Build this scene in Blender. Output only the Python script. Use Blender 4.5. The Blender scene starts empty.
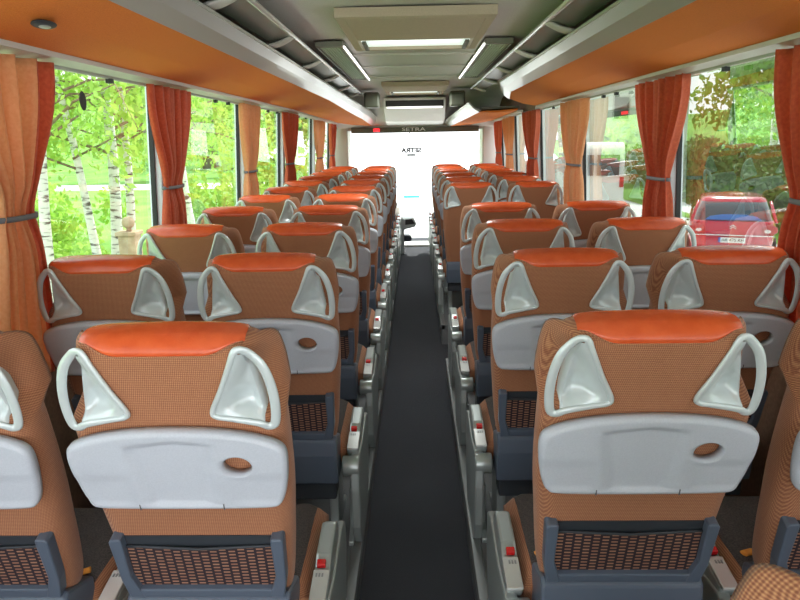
import bpy, math, random
import numpy as np
from mathutils import Vector, Matrix
random.seed(7); rng = np.random.RandomState(5)
S = bpy.context.scene
COL = S.collection
R = math.radians
CX = 0.0          # centre line of the coach body
POD = 0.17          # height of the seat podium above the aisle

# ------------------------------------------------------------------ materials
def mat(name, base, rough=0.6, metal=0.0, spec=0.5, coat=0.0, sheen=0.0, emit=None, estr=0.0, trans=0.0):
    m = bpy.data.materials.new(name); m.use_nodes = True
    b = m.node_tree.nodes['Principled BSDF']
    b.inputs['Base Color'].default_value = (*base, 1)
    b.inputs['Roughness'].default_value = rough
    b.inputs['Metallic'].default_value = metal
    b.inputs['Specular IOR Level'].default_value = spec
    b.inputs['Coat Weight'].default_value = coat
    b.inputs['Sheen Weight'].default_value = sheen
    if emit:
        b.inputs['Emission Color'].default_value = (*emit, 1); b.inputs['Emission Strength'].default_value = estr
    return m
def N(m, t, **kw):
    n = m.node_tree.nodes.new(t)
    for k, v in kw.items(): setattr(n, k, v)
    return n
def L(m, a, b): m.node_tree.links.new(a, b)
def ramp(m, fac, stops):
    r = N(m, 'ShaderNodeValToRGB'); L(m, fac, r.inputs[0])
    e = r.color_ramp.elements
    while len(e) < len(stops): e.new(0.5)
    for i, (p, c) in enumerate(stops): e[i].position = p; e[i].color = (*c, 1)
    return r
def noisy(name, c1, c2, scale=8, rough=0.7, detail=4, lo=0.35, hi=0.65, bump=0.0, bscale=None, **kw):
    m = mat(name, c1, rough, **kw); b = m.node_tree.nodes['Principled BSDF']
    tc = N(m, 'ShaderNodeTexCoord'); n = N(m, 'ShaderNodeTexNoise')
    n.inputs['Scale'].default_value = scale; n.inputs['Detail'].default_value = detail
    L(m, tc.outputs['Object'], n.inputs['Vector'])
    r = ramp(m, n.outputs['Fac'], [(lo, c1), (hi, c2)]); L(m, r.outputs[0], b.inputs['Base Color'])
    if bump:
        n2 = N(m, 'ShaderNodeTexNoise'); n2.inputs['Scale'].default_value = bscale or scale * 4
        L(m, tc.outputs['Object'], n2.inputs['Vector'])
        bp = N(m, 'ShaderNodeBump'); bp.inputs['Strength'].default_value = bump; bp.inputs['Distance'].default_value = 0.01
        L(m, n2.outputs['Fac'], bp.inputs['Height']); L(m, bp.outputs[0], b.inputs['Normal'])
    return m
def math_node(m, op, a, b=None):
    n = N(m, 'ShaderNodeMath', operation=op)
    for i, x in enumerate((a, b)):
        if x is None: continue
        if isinstance(x, (int, float)): n.inputs[i].default_value = x
        else: L(m, x, n.inputs[i])
    return n.outputs[0]
def tweed_mat(name, dark, light, tint):
    """woven basket cloth: a fine diagonal lattice of light threads over brown"""
    m = mat(name, dark, 0.85, spec=0.25, sheen=0.15); b = m.node_tree.nodes['Principled BSDF']
    tc = N(m, 'ShaderNodeTexCoord'); sx = N(m, 'ShaderNodeSeparateXYZ'); L(m, tc.outputs['Object'], sx.inputs[0])
    u = math_node(m, 'ADD', sx.outputs[0], sx.outputs[1]); w = sx.outputs[2]
    k = 2 * math.pi / 0.0085
    a = math_node(m, 'SINE', math_node(m, 'MULTIPLY', math_node(m, 'ADD', u, w), k))
    c = math_node(m, 'SINE', math_node(m, 'MULTIPLY', math_node(m, 'SUBTRACT', u, w), k))
    p = math_node(m, 'ADD', math_node(m, 'MULTIPLY', math_node(m, 'MULTIPLY', a, c), 0.5), 0.5)
    n = N(m, 'ShaderNodeTexNoise'); n.inputs['Scale'].default_value = 260; L(m, tc.outputs['Object'], n.inputs['Vector'])
    q = math_node(m, 'ADD', math_node(m, 'MULTIPLY', p, 0.75), math_node(m, 'MULTIPLY', n.outputs['Fac'], 0.25))
    r = ramp(m, q, [(0.2, dark), (0.5, tint), (0.85, light)])
    L(m, r.outputs[0], b.inputs['Base Color'])
    bp = N(m, 'ShaderNodeBump'); bp.inputs['Strength'].default_value = 0.35; bp.inputs['Distance'].default_value = 0.002
    L(m, q, bp.inputs['Height']); L(m, bp.outputs[0], b.inputs['Normal'])
    return m
M = {}
M['tweed'] = tweed_mat('brown_tweed', (0.21, 0.072, 0.038), (0.52, 0.26, 0.125), (0.335, 0.134, 0.069))
M['leather'] = noisy('orange_leather', (0.60, 0.085, 0.022), (0.67, 0.11, 0.03), 30, 0.27, bump=0.08, bscale=350, coat=0.15)
M['silver'] = mat('silver_grey_plastic', (0.58, 0.64, 0.65), 0.28, metal=0.2)
M['tray'] = noisy('pale_grey_plastic', (0.46, 0.49, 0.55), (0.50, 0.53, 0.59), 300, 0.42, bump=0.05, bscale=600)
M['slate'] = mat('slate_plastic', (0.095, 0.12, 0.165), 0.35)
M['slate_dark'] = mat('dark_slate_plastic', (0.03, 0.036, 0.045), 0.5)
M['seam'] = mat('tray_seam', (0.09, 0.09, 0.1), 0.6)
M['metal'] = mat('brushed_silver', (0.42, 0.46, 0.45), 0.32, metal=0.5)
M['edge'] = mat('podium_edge_metal', (0.20, 0.21, 0.21), 0.4, metal=0.4)
M['metal_bright'] = mat('bright_silver', (0.72, 0.73, 0.72), 0.25, metal=0.5)
M['red'] = mat('red_button', (0.62, 0.01, 0.012), 0.25, coat=0.5)
M['red_lamp'] = mat('red_lamp', (0.8, 0.01, 0.02), 0.3, emit=(1, 0.02, 0.03), estr=0.8)
def net_mat():
    m = mat('pocket_net', (0.03, 0.015, 0.02), 0.8); b = m.node_tree.nodes['Principled BSDF']
    tc = N(m, 'ShaderNodeTexCoord'); sp = N(m, 'ShaderNodeSeparateXYZ'); L(m, tc.outputs['Object'], sp.inputs[0])
    cb = N(m, 'ShaderNodeCombineXYZ'); L(m, sp.outputs[2], cb.inputs[0]); L(m, sp.outputs[0], cb.inputs[1])
    br = N(m, 'ShaderNodeTexBrick'); L(m, cb.outputs[0], br.inputs['Vector'])
    br.inputs['Scale'].default_value = 1.0; br.inputs['Brick Width'].default_value = 0.0105; br.inputs['Row Height'].default_value = 0.0215
    br.inputs['Mortar Size'].default_value = 0.0034; br.inputs['Mortar Smooth'].default_value = 0.25
    br.inputs['Color1'].default_value = (0.27, 0.13, 0.085, 1); br.inputs['Color2'].default_value = (0.36, 0.19, 0.12, 1)
    br.inputs['Mortar'].default_value = (0.020, 0.010, 0.016, 1)
    L(m, br.outputs['Color'], b.inputs['Base Color'])
    return m
M['net'] = net_mat()
M['cushion'] = noisy('charcoal_seat_cloth', (0.04, 0.035, 0.036), (0.09, 0.075, 0.07), 220, 0.9, bump=0.2)
M['stripe'] = noisy('orange_seat_cloth', (0.75, 0.25, 0.03), (0.85, 0.35, 0.05), 60, 0.8)
M['carpet'] = noisy('charcoal_carpet', (0.020, 0.021, 0.028), (0.055, 0.058, 0.07), 420, 0.95, bump=0.6, bscale=700)
M['podium'] = noisy('podium_carpet', (0.12, 0.125, 0.13), (0.16, 0.165, 0.17), 200, 0.6)
M['ceiling'] = noisy('grey_felt_ceiling', (0.60, 0.585, 0.56), (0.68, 0.66, 0.63), 150, 0.9)
M['beige'] = noisy('taupe_felt', (0.50, 0.41, 0.32), (0.56, 0.46, 0.36), 150, 0.9)
M['rack_cloth'] = noisy('orange_rack_cloth', (0.72, 0.175, 0.018), (0.82, 0.225, 0.028), 260, 0.85, bump=0.25, bscale=420)
M['rack_gloss'] = mat('glossy_grey_rack_panel', (0.42, 0.41, 0.38), 0.30, coat=0.2)
M['rack_dark'] = mat('dark_rack_interior', (0.10, 0.11, 0.085), 0.4)
M['rack_glass'] = mat('smoked_rack_flap', (0.13, 0.15, 0.12), 0.35, coat=0.1)
M['trim'] = mat('pale_grey_trim', (0.55, 0.54, 0.50), 0.4)
M['pillar'] = mat('pillar_grey', (0.70, 0.77, 0.82), 0.45)
M['wall'] = noisy('taupe_wall_cloth', (0.20, 0.12, 0.08), (0.25, 0.15, 0.10), 80, 0.9)
M['rubber'] = mat('black_rubber', (0.012, 0.014, 0.015), 0.5)
M['outer'] = mat('coach_bodywork', (0.6, 0.6, 0.6), 0.3)
M['olive'] = mat('olive_grey_plastic', (0.10, 0.105, 0.075), 0.55)
M['vent'] = mat('vent_green_grey', (0.50, 0.60, 0.46), 0.5)
M['vent_edge'] = mat('vent_frame_grey', (0.20, 0.21, 0.17), 0.5)
M['white'] = mat('white_plastic', (0.86, 0.86, 0.84), 0.4)
M['light'] = mat('lamp_diffuser', (0.9, 0.9, 0.88), 0.4, emit=(1, 0.98, 0.93), estr=1.3)
M['hatch_pane'] = mat('skylight_pane', (0.8, 0.86, 0.82), 0.3, emit=(0.80, 0.95, 0.88), estr=0.4)
M['strap'] = mat('grey_strap', (0.16, 0.165, 0.18), 0.7)
def glass_mat(name, tint, r0):
    """thin clear pane: reflection grows towards grazing angles"""
    m = bpy.data.materials.new(name); m.use_nodes = True; nt = m.node_tree; nt.nodes.clear()
    o = N(m, 'ShaderNodeOutputMaterial'); mix = N(m, 'ShaderNodeMixShader'); ge = N(m, 'ShaderNodeNewGeometry')
    dt = N(m, 'ShaderNodeVectorMath', operation='DOT_PRODUCT'); L(m, ge.outputs['Normal'], dt.inputs[0]); L(m, ge.outputs['Incoming'], dt.inputs[1])
    f = math_node(m, 'POWER', math_node(m, 'SUBTRACT', 1.0, math_node(m, 'ABSOLUTE', dt.outputs['Value'])), 5.0)
    f = math_node(m, 'ADD', math_node(m, 'MULTIPLY', f, 1 - r0), r0)
    t = N(m, 'ShaderNodeBsdfTransparent'); t.inputs[0].default_value = (*tint, 1)
    g = N(m, 'ShaderNodeBsdfGlossy'); g.inputs['Roughness'].default_value = 0.0; g.inputs[0].default_value = (1, 1, 1, 1)
    L(m, f, mix.inputs[0]); L(m, t.outputs[0], mix.inputs[1]); L(m, g.outputs[0], mix.inputs[2]); L(m, mix.outputs[0], o.inputs[0])
    return m
M['glass'] = glass_mat('window_glass', (0.86, 0.93, 0.88), 0.08)
M['glass_right'] = glass_mat('tinted_window_glass', (0.50, 0.56, 0.51), 0.35)
M['windscreen'] = glass_mat('windscreen_glass', (0.95, 0.97, 0.97), 0.04)
def cloth_mat(name, c1, c2):
    m = bpy.data.materials.new(name); m.use_nodes = True; nt = m.node_tree
    b = nt.nodes['Principled BSDF']; o = nt.nodes['Material Output']
    tc = N(m, 'ShaderNodeTexCoord'); n = N(m, 'ShaderNodeTexNoise'); n.inputs['Scale'].default_value = 90; L(m, tc.outputs['Object'], n.inputs['Vector'])
    r = ramp(m, n.outputs['Fac'], [(0.3, c1), (0.7, c2)]); L(m, r.outputs[0], b.inputs['Base Color'])
    b.inputs['Roughness'].default_value = 0.7; b.inputs['Sheen Weight'].default_value = 0.2
    tr = N(m, 'ShaderNodeBsdfTranslucent'); L(m, r.outputs[0], tr.inputs[0])
    mx = N(m, 'ShaderNodeMixShader'); mx.inputs[0].default_value = 0.38
    L(m, b.outputs[0], mx.inputs[1]); L(m, tr.outputs[0], mx.inputs[2]); L(m, mx.outputs[0], o.inputs[0])
    return m
M['curtain_tan'] = cloth_mat('tan_orange_curtain', (0.80, 0.38, 0.17), (0.86, 0.46, 0.23))
M['curtain_red'] = cloth_mat('rust_red_curtain', (0.62, 0.11, 0.045), (0.72, 0.16, 0.06))
def leaf_mat(name, c1, c2, tr=0.5):
    m = cloth_mat(name, c1, c2); nt = m.node_tree
    for n in nt.nodes:
        if n.type == 'TEX_NOISE': n.inputs['Scale'].default_value = 1.3
        if n.type == 'MIX_SHADER': n.inputs[0].default_value = tr
        if n.type == 'BSDF_PRINCIPLED': n.inputs['Sheen Weight'].default_value = 0
    return m
M['birch_leaf'] = leaf_mat('birch_leaves', (0.26, 0.48, 0.05), (0.46, 0.62, 0.14), 0.5)
M['tree_leaf'] = leaf_mat('meadow_tree_leaves', (0.15, 0.34, 0.04), (0.28, 0.48, 0.08), 0.4)
M['filler_hedge_leaf'] = leaf_mat('filler_hedge_leaves', (0.06, 0.14, 0.03), (0.14, 0.24, 0.06), 0.3)  # leaves of the dark hedge row added in place of a reflection
def bark():
    m = mat('birch_bark', (0.8, 0.8, 0.75), 0.8); b = m.node_tree.nodes['Principled BSDF']
    tc = N(m, 'ShaderNodeTexCoord'); mp = N(m, 'ShaderNodeMapping'); mp.inputs['Scale'].default_value = (3, 3, 13)
    L(m, tc.outputs['Object'], mp.inputs['Vector']); n = N(m, 'ShaderNodeTexNoise'); n.inputs['Scale'].default_value = 1.6; n.inputs['Detail'].default_value = 6
    L(m, mp.outputs[0], n.inputs['Vector'])
    r = ramp(m, n.outputs['Fac'], [(0.36, (0.10, 0.085, 0.07)), (0.47, (0.72, 0.70, 0.64))]); L(m, r.outputs[0], b.inputs['Base Color'])
    return m
M['bark'] = bark()
M['bark_brown'] = noisy('brown_bark', (0.16, 0.10, 0.06), (0.30, 0.21, 0.14), 12, 0.9)
M['meadow'] = noisy('meadow_grass', (0.10, 0.27, 0.03), (0.20, 0.42, 0.06), 0.5, 0.95, detail=8, bump=0.6, bscale=5)
M['paving'] = noisy('pale_concrete', (0.74, 0.74, 0.72), (0.82, 0.82, 0.80), 0.6, 0.8)
M['gravel'] = noisy('pale_gravel', (0.66, 0.64, 0.60), (0.78, 0.77, 0.72), 4, 0.9)
M['wood'] = noisy('weathered_wood', (0.42, 0.30, 0.20), (0.55, 0.42, 0.30), 9, 0.8)
M['fence'] = mat('green_fence_paint', (0.08, 0.20, 0.12), 0.5)
M['render_wall'] = noisy('white_render', (0.78, 0.77, 0.73), (0.84, 0.83, 0.80), 2, 0.85)
M['roof_tile'] = noisy('clay_roof', (0.42, 0.16, 0.10), (0.52, 0.22, 0.14), 3, 0.85)
M['dark_glass'] = mat('dark_window_pane', (0.05, 0.07, 0.08), 0.08, coat=0.5)
M['car_red'] = mat('red_car_paint', (0.55, 0.01, 0.045), 0.25, coat=1.0)
M['car_glass'] = mat('car_window', (0.03, 0.05, 0.07), 0.05, coat=1.0)
M['car_blue'] = mat('blue_window_reflection', (0.04, 0.16, 0.50), 0.4)  # colour of the reflection in the car's rear window
M['chrome'] = mat('chrome', (0.8, 0.8, 0.8), 0.12, metal=1.0)
M['plate'] = mat('number_plate', (0.85, 0.85, 0.85), 0.4)
M['ink'] = mat('black_ink', (0.02, 0.02, 0.02), 0.6)
M['eu_blue'] = mat('plate_blue', (0.02, 0.08, 0.5), 0.5)
M['tail'] = mat('tail_lamp', (0.45, 0.02, 0.03), 0.15, coat=1.0)
M['tail_clear'] = mat('clear_lamp', (0.75, 0.65, 0.65), 0.15, coat=1.0)
M['teal'] = mat('turquoise_paint', (0.05, 0.62, 0.58), 0.5)
M['magenta'] = mat('magenta_paint', (0.75, 0.05, 0.45), 0.5)
M['green_sign'] = mat('green_paint', (0.10, 0.45, 0.12), 0.5)

# ------------------------------------------------------------------ mesh helpers
class MB:
    def __init__(s): s.v = []; s.f = []; s.fm = []; s.sm = []
    def add(s, vs, fs, mi=0, smooth=False):
        o = len(s.v); s.v += [tuple(map(float, p)) for p in vs]
        s.f += [tuple(i + o for i in f) for f in fs]; s.fm += [mi] * len(fs); s.sm += [smooth] * len(fs)
        return s
    def box(s, x0, x1, y0, y1, z0, z1, mi=0, mtx=None):
        vs = [(x, y, z) for z in (z0, z1) for y in (y0, y1) for x in (x0, x1)]
        if mtx is not None: vs = [tuple(mtx @ Vector(p)) for p in vs]
        return s.add(vs, [(0, 2, 3, 1), (4, 5, 7, 6), (0, 1, 5, 4), (2, 6, 7, 3), (0, 4, 6, 2), (1, 3, 7, 5)], mi)
    def grid(s, P, mi=0, smooth=True, cu=False, cv=False, flip=False):
        n, m = len(P), len(P[0]); vs = [p for r in P for p in r]; fs = []
        for i in range(n if cu else n - 1):
            for j in range(m if cv else m - 1):
                a = i * m + j; b = ((i + 1) % n) * m + j; c = ((i + 1) % n) * m + (j + 1) % m; d = i * m + (j + 1) % m
                fs.append((a, d, c, b) if flip else (a, b, c, d))
        return s.add(vs, fs, mi, smooth)
    def tube(s, pts, r, n=10, closed=False, mi=0, caps=True, up=(0, 0, 1), ry=None):
        """r, ry: scalar or list; ellipse radii along side and normal directions"""
        P = [Vector(p) for p in pts]; k = len(P); rings = []
        rr = r if isinstance(r, (list, tuple)) else [r] * k
        rq = rr if ry is None else (ry if isinstance(ry, (list, tuple)) else [ry] * k)
        for i in range(k):
            a = P[(i - 1) % k] if (closed or i > 0) else P[i]; b = P[(i + 1) % k] if (closed or i < k - 1) else P[i]
            t = (b - a).normalized(); u = Vector(up)
            if abs(t.dot(u)) > 0.98: u = Vector((0, 1, 0)) if abs(t.y) < 0.9 else Vector((1, 0, 0))
            sd = t.cross(u).normalized(); nn = sd.cross(t).normalized()
            rings.append([P[i] + sd * (rr[i] * math.cos(2 * math.pi * j / n)) + nn * (rq[i] * math.sin(2 * math.pi * j / n)) for j in range(n)])
        s.grid(rings, mi, True, cu=closed, cv=True, flip=True)
        if caps and not closed:
            o = len(s.v); 
            for ring, rev in ((rings[0], False), (rings[-1], True)):
                idx = list(range(n)); s.add(ring, [tuple(idx if rev else idx[::-1])], mi)
        return s
    def prism(s, poly, y0, y1, axis='y', mi=0, mtx=None):
        """poly in (a,b); extruded along axis"""
        n = len(poly)
        def P(a, b, c): return {'y': (a, c, b), 'x': (c, a, b), 'z': (a, b, c)}[axis]
        vs = [P(a, b, y0) for a, b in poly] + [P(a, b, y1) for a, b in poly]
        if mtx is not None: vs = [tuple(mtx @ Vector(p)) for p in vs]
        fs = [tuple(range(n)), tuple(range(2 * n - 1, n - 1, -1))] + [(i, i + n, (i + 1) % n + n, (i + 1) % n) for i in range(n)]
        return s.add(vs, fs, mi)
    def cyl(s, c, axis, r, h, n=20, mi=0):
        c = Vector(c); a = Vector(axis).normalized(); return s.tube([c - a * h / 2, c + a * h / 2], r, n, mi=mi)
    def ball(s, c, r, n=12, mi=0, sc=(1, 1, 1)):
        P = [[(c[0] + r * sc[0] * math.sin(math.pi * i / n) * math.cos(2 * math.pi * j / (2 * n)), c[1] + r * sc[1] * math.sin(math.pi * i / n) * math.sin(2 * math.pi * j / (2 * n)),
               c[2] + r * sc[2] * math.cos(math.pi * i / n)) for j in range(2 * n)] for i in range(n + 1)]
        return s.grid(P, mi, True, cv=True)
    def mesh(s, name, mats):
        me = bpy.data.meshes.new(name); me.from_pydata(s.v, [], s.f)
        for m in (mats if isinstance(mats, list) else [mats]): me.materials.append(m)
        me.polygons.foreach_set('material_index', s.fm); me.polygons.foreach_set('use_smooth', s.sm)
        me.validate(); me.update()
        import bmesh
        b = bmesh.new(); b.from_mesh(me); bmesh.ops.remove_doubles(b, verts=b.verts, dist=1e-5); bmesh.ops.recalc_face_normals(b, faces=b.faces); b.to_mesh(me); b.free()
        return me
    def build(s, name, mats, parent=None, bevel=0, loc=None, seg=2):
        o = bpy.data.objects.new(name, s.mesh(name, mats)); COL.objects.link(o)
        if parent: o.parent = parent
        if loc: o.location = loc
        if bevel:
            md = o.modifiers.new('bevel', 'BEVEL'); md.width = bevel; md.segments = seg; md.limit_method = 'ANGLE'; md.angle_limit = R(35)
        return o
def empty(name, loc=(0, 0, 0), label=None, cat=None, group=None):
    o = bpy.data.objects.new(name, None); COL.objects.link(o); o.location = loc; o.empty_display_size = 0.1
    tag(o, label, cat, group); return o
def tag(o, label=None, cat=None, group=None, kind=None):
    if label: o['label'] = label
    if cat: o['category'] = cat
    if group: o['group'] = group
    if kind: o['kind'] = kind
    return o
def struct(o): o['kind'] = 'structure'; return o
def copy_tree(o, parent=None):
    c = o.copy(); COL.objects.link(c); c.parent = parent
    for ch in list(o.children): copy_tree(ch, c)
    return c
def catmull(pts, n, closed=False):
    P = [np.array(p, float) for p in pts]; k = len(P); out = []
    for i in range(k if closed else k - 1):
        g = lambda j: P[j % k] if closed else P[min(max(j, 0), k - 1)]
        a, b, c, d = g(i - 1), g(i), g(i + 1), g(i + 2)
        for t in np.linspace(0, 1, n, endpoint=False):
            out.append(0.5 * ((2 * b) + (-a + c) * t + (2 * a - 5 * b + 4 * c - d) * t * t + (-a + 3 * b - 3 * c + d) * t ** 3))
    if not closed: out.append(P[-1])
    return out

# ------------------------------------------------------------------ the coach seat
# back coordinates: u across, w up along the back, d from the rear face forwards
REC = R(14.5); TH = 0.125; LEN = 0.81; W0 = 0.43
def BK(u, w, d):
    return (u, -w * math.sin(REC) + d * math.cos(REC), W0 + w * math.cos(REC) + d * math.sin(REC))
half = [(0.178, 0.0), (0.196, 0.05), (0.208, 0.14), (0.218, 0.25), (0.227, 0.36), (0.230, 0.48), (0.229, 0.58), (0.227, 0.630), (0.221, 0.680), (0.210, 0.716), (0.194, 0.740), (0.168, 0.754), (0.12, 0.761), (0.06, 0.763)]
hc = catmull(half, 5)
outline = [(float(p[0]), float(p[1])) for p in hc] + [(0.0, 0.764)] + [(-float(p[0]), float(p[1])) for p in hc[::-1]]
outline += [(-0.12, -0.012), (0.0, -0.014), (0.12, -0.012)]
OL = np.array(outline); OA = OL; OB = np.roll(OL, -1, axis=0)
def dist_out(u, w):
    p = np.array((u, w)); ab = OB - OA; t = np.clip(((p - OA) * ab).sum(1) / (ab * ab).sum(1), 0, 1)
    q = OA + ab * t[:, None]; return float(np.sqrt(((p - q) ** 2).sum(1)).min())
HB = [(0.158, 0.744), (0.092, 0.597), (0.240, 0.560)]        # triangular opening beside the head
def sstep(x): x = min(max(x, 0), 1); return x * x * (3 - 2 * x)
def carve(u, w):
    u = abs(u)
    (ax, ay), (bx, by), (cx_, cy) = HB
    # distances inside the inner edge (a-b) and the bottom edge (b-c)
    def dl(p, q): 
        ex, ey = q[0] - p[0], q[1] - p[1]; l = math.hypot(ex, ey); return ((u - p[0]) * (-ey) + (w - p[1]) * ex) / l
    d1 = dl(HB[1 - 0], HB[0]) * -1; d1 = ((u - bx) * (ay - by) - (w - by) * (ax - bx)) / math.hypot(ax - bx, ay - by)
    d2 = ((w - by) * (cx_ - bx) - (u - bx) * (cy - by)) / math.hypot(cx_ - bx, cy - by)
    if d1 <= 0 or d2 <= 0: return 0.0
    return 0.080 * sstep(d1 / 0.07) * sstep(d2 / 0.03)
def rear(u, w, c=True):
    ds = dist_out(u, w); r = 0.045; t = min(ds / r, 1)
    e = r * (1 - math.sqrt(max(0, 1 - (1 - t) ** 2)))
    if w > 0.7: pass
    return e + (carve(u, w) if c else 0)
def front(u, w):
    ds = dist_out(u, w); r = 0.062; t = min(ds / r, 1)
    e = r * (1 - math.sqrt(max(0, 1 - (1 - t) ** 2)))
    mid = 0.025 * (1 - sstep((abs(u) - 0.08) / 0.09)) * (1 if w < 0.6 else 1 - sstep((w - 0.6) / 0.1))
    return TH - e - mid
def spine(u, w):
    return (0.0, min(max(w, 0.06), 0.70))
def backrest_mesh():
    K = [0, 0.012, 0.035, 0.07, 0.11, 0.16, 0.22, 0.28, 0.34, 0.41, 0.48, 0.56, 0.65, 0.75, 0.87, 1.0]
    mb = MB(); Rr = []; Fr = []
    for k in K:
        a = []; b = []
        for (u, w) in outline:
            su, sw = spine(u, w); uu = u + (su - u) * k; ww = w + (sw - w) * k
            rr = rear(uu, ww); ff = front(uu, ww)
            if rr > ff - 0.012: ff = rr + 0.012
            a.append(BK(uu, ww, rr)); b.append(BK(uu, ww, ff))
        Rr.append(a); Fr.append(b)
    mb.grid(Rr, 0, True, cv=True); mb.grid(Fr, 0, True, cv=True, flip=True); mb.grid([Fr[0], Rr[0]], 0, True, cv=True)
    return mb
def top_of(u):
    u = abs(u); best = 0.763
    for (a, b) in zip(hc[:-1], hc[1:]):
        if b[1] > 0.7 and min(a[0], b[0]) <= u <= max(a[0], b[0]):
            t = (u - a[0]) / (b[0] - a[0] + 1e-9); best = a[1] + (b[1] - a[1]) * t
    return best
def headrest_mesh():
    mb = MB(); P = []; E_ = 0.004
    for i in range(41):
        u = -0.168 + 0.336 * i / 40; tw = top_of(u); x = abs(u) / 0.168
        low = 0.731 + (tw - 0.731 - 0.004) * (sstep((x - 0.48) / 0.52) ** 1.3)
        lowf = 0.60 + (tw - 0.60 - 0.004) * (x ** 8)
        col = []
        for j in range(15):
            w = low + (tw - low) * (1 - (1 - j / 14) ** 2); e = E_ * sstep(min(j / 2, 1)) if x < 0.98 else 0.001
            col.append(BK(u, w + (E_ * (j / 14)), rear(u, min(w, tw)) - e))
        for j in range(1, 15):
            w = tw - (tw - lowf) * (j / 14) ** 2; col.append(BK(u, w + E_ * (1 - j / 14), front(u, w) + E_ * (0.2 if j == 14 else 1)))
        P.append(col)
    mb.grid(P, 0, True); return mb
def seam_mesh():
    mb = MB(); pts = []
    for i in range(41):
        u = -0.164 + 0.328 * i / 40; tw = top_of(u); x = abs(u) / 0.168
        low = 0.731 + (tw - 0.731 - 0.004) * (sstep((x - 0.48) / 0.52) ** 1.3)
        pts.append(BK(u, low, rear(u, low) - 0.001))
    mb.tube(pts, 0.0022, 6); return mb
def recess_mesh(sg):
    """pale panel inside the opening, sloping forwards to a free edge that turns in"""
    mb = MB(); P = []; A_, B_, C_ = (0.153, 0.738), (0.090, 0.595), (0.192, 0.568); n = 18
    for i in range(n + 1):
        t = i / n; row = []
        ul = B_[0] + (A_[0] - B_[0]) * t; wl = B_[1] + (A_[1] - B_[1]) * t
        ur = C_[0] + (A_[0] + 0.012 - C_[0]) * t ** 1.2; wr = C_[1] + (A_[1] - C_[1]) * t
        for j in range(n + 1):
            q = j / n; u = ul + (ur - ul) * q; w = wl + (wr - wl) * q
            bowl = 0.018 * sstep(q / 0.4) * sstep((t) / 0.12) * (1 - sstep((t - 0.25) / 0.25)) * (1 - sstep((q - 0.75) / 0.25))
            row.append(BK(sg * u, w, -0.004 + min(0.026 * sstep(q / 0.8) * sstep(t / 0.15) + bowl, 0.8 * carve(u, w))))
        row.append(BK(sg * (ur + 0.004), wr, 0.045)); row.append(BK(sg * (ur - 0.002), wr, 0.075))
        P.append(row)
    mb.grid(P, 0, True); return mb
def handle_mesh(sg):
    mb = MB()
    path = [(0.152, 0.743, -0.001), (0.138, 0.712, -0.004), (0.114, 0.655, -0.005), (0.090, 0.604, -0.005), (0.095, 0.589, -0.005), (0.125, 0.583, -0.005), (0.180, 0.572, -0.005),
            (0.200, 0.560, 0.0), (0.214, 0.568, 0.002), (0.2185, 0.612, 0.003), (0.214, 0.662, 0.005), (0.201, 0.705, 0.007), (0.182, 0.731, 0.008), (0.166, 0.744, 0.004)]
    wd = [0.008, 0.0065, 0.006, 0.006, 0.006, 0.0065, 0.008, 0.009, 0.010, 0.0105, 0.0105, 0.0105, 0.0095, 0.009]
    C = catmull([(a, b, c, r) for (a, b, c), r in zip(path, wd)], 4, closed=True)
    mb.tube([BK(sg * p[0], p[1], p[2]) for p in C], [float(p[3]) for p in C], 10, closed=True, up=(0, 1, 0.25), ry=[0.0055] * len(C))
    return mb
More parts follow.
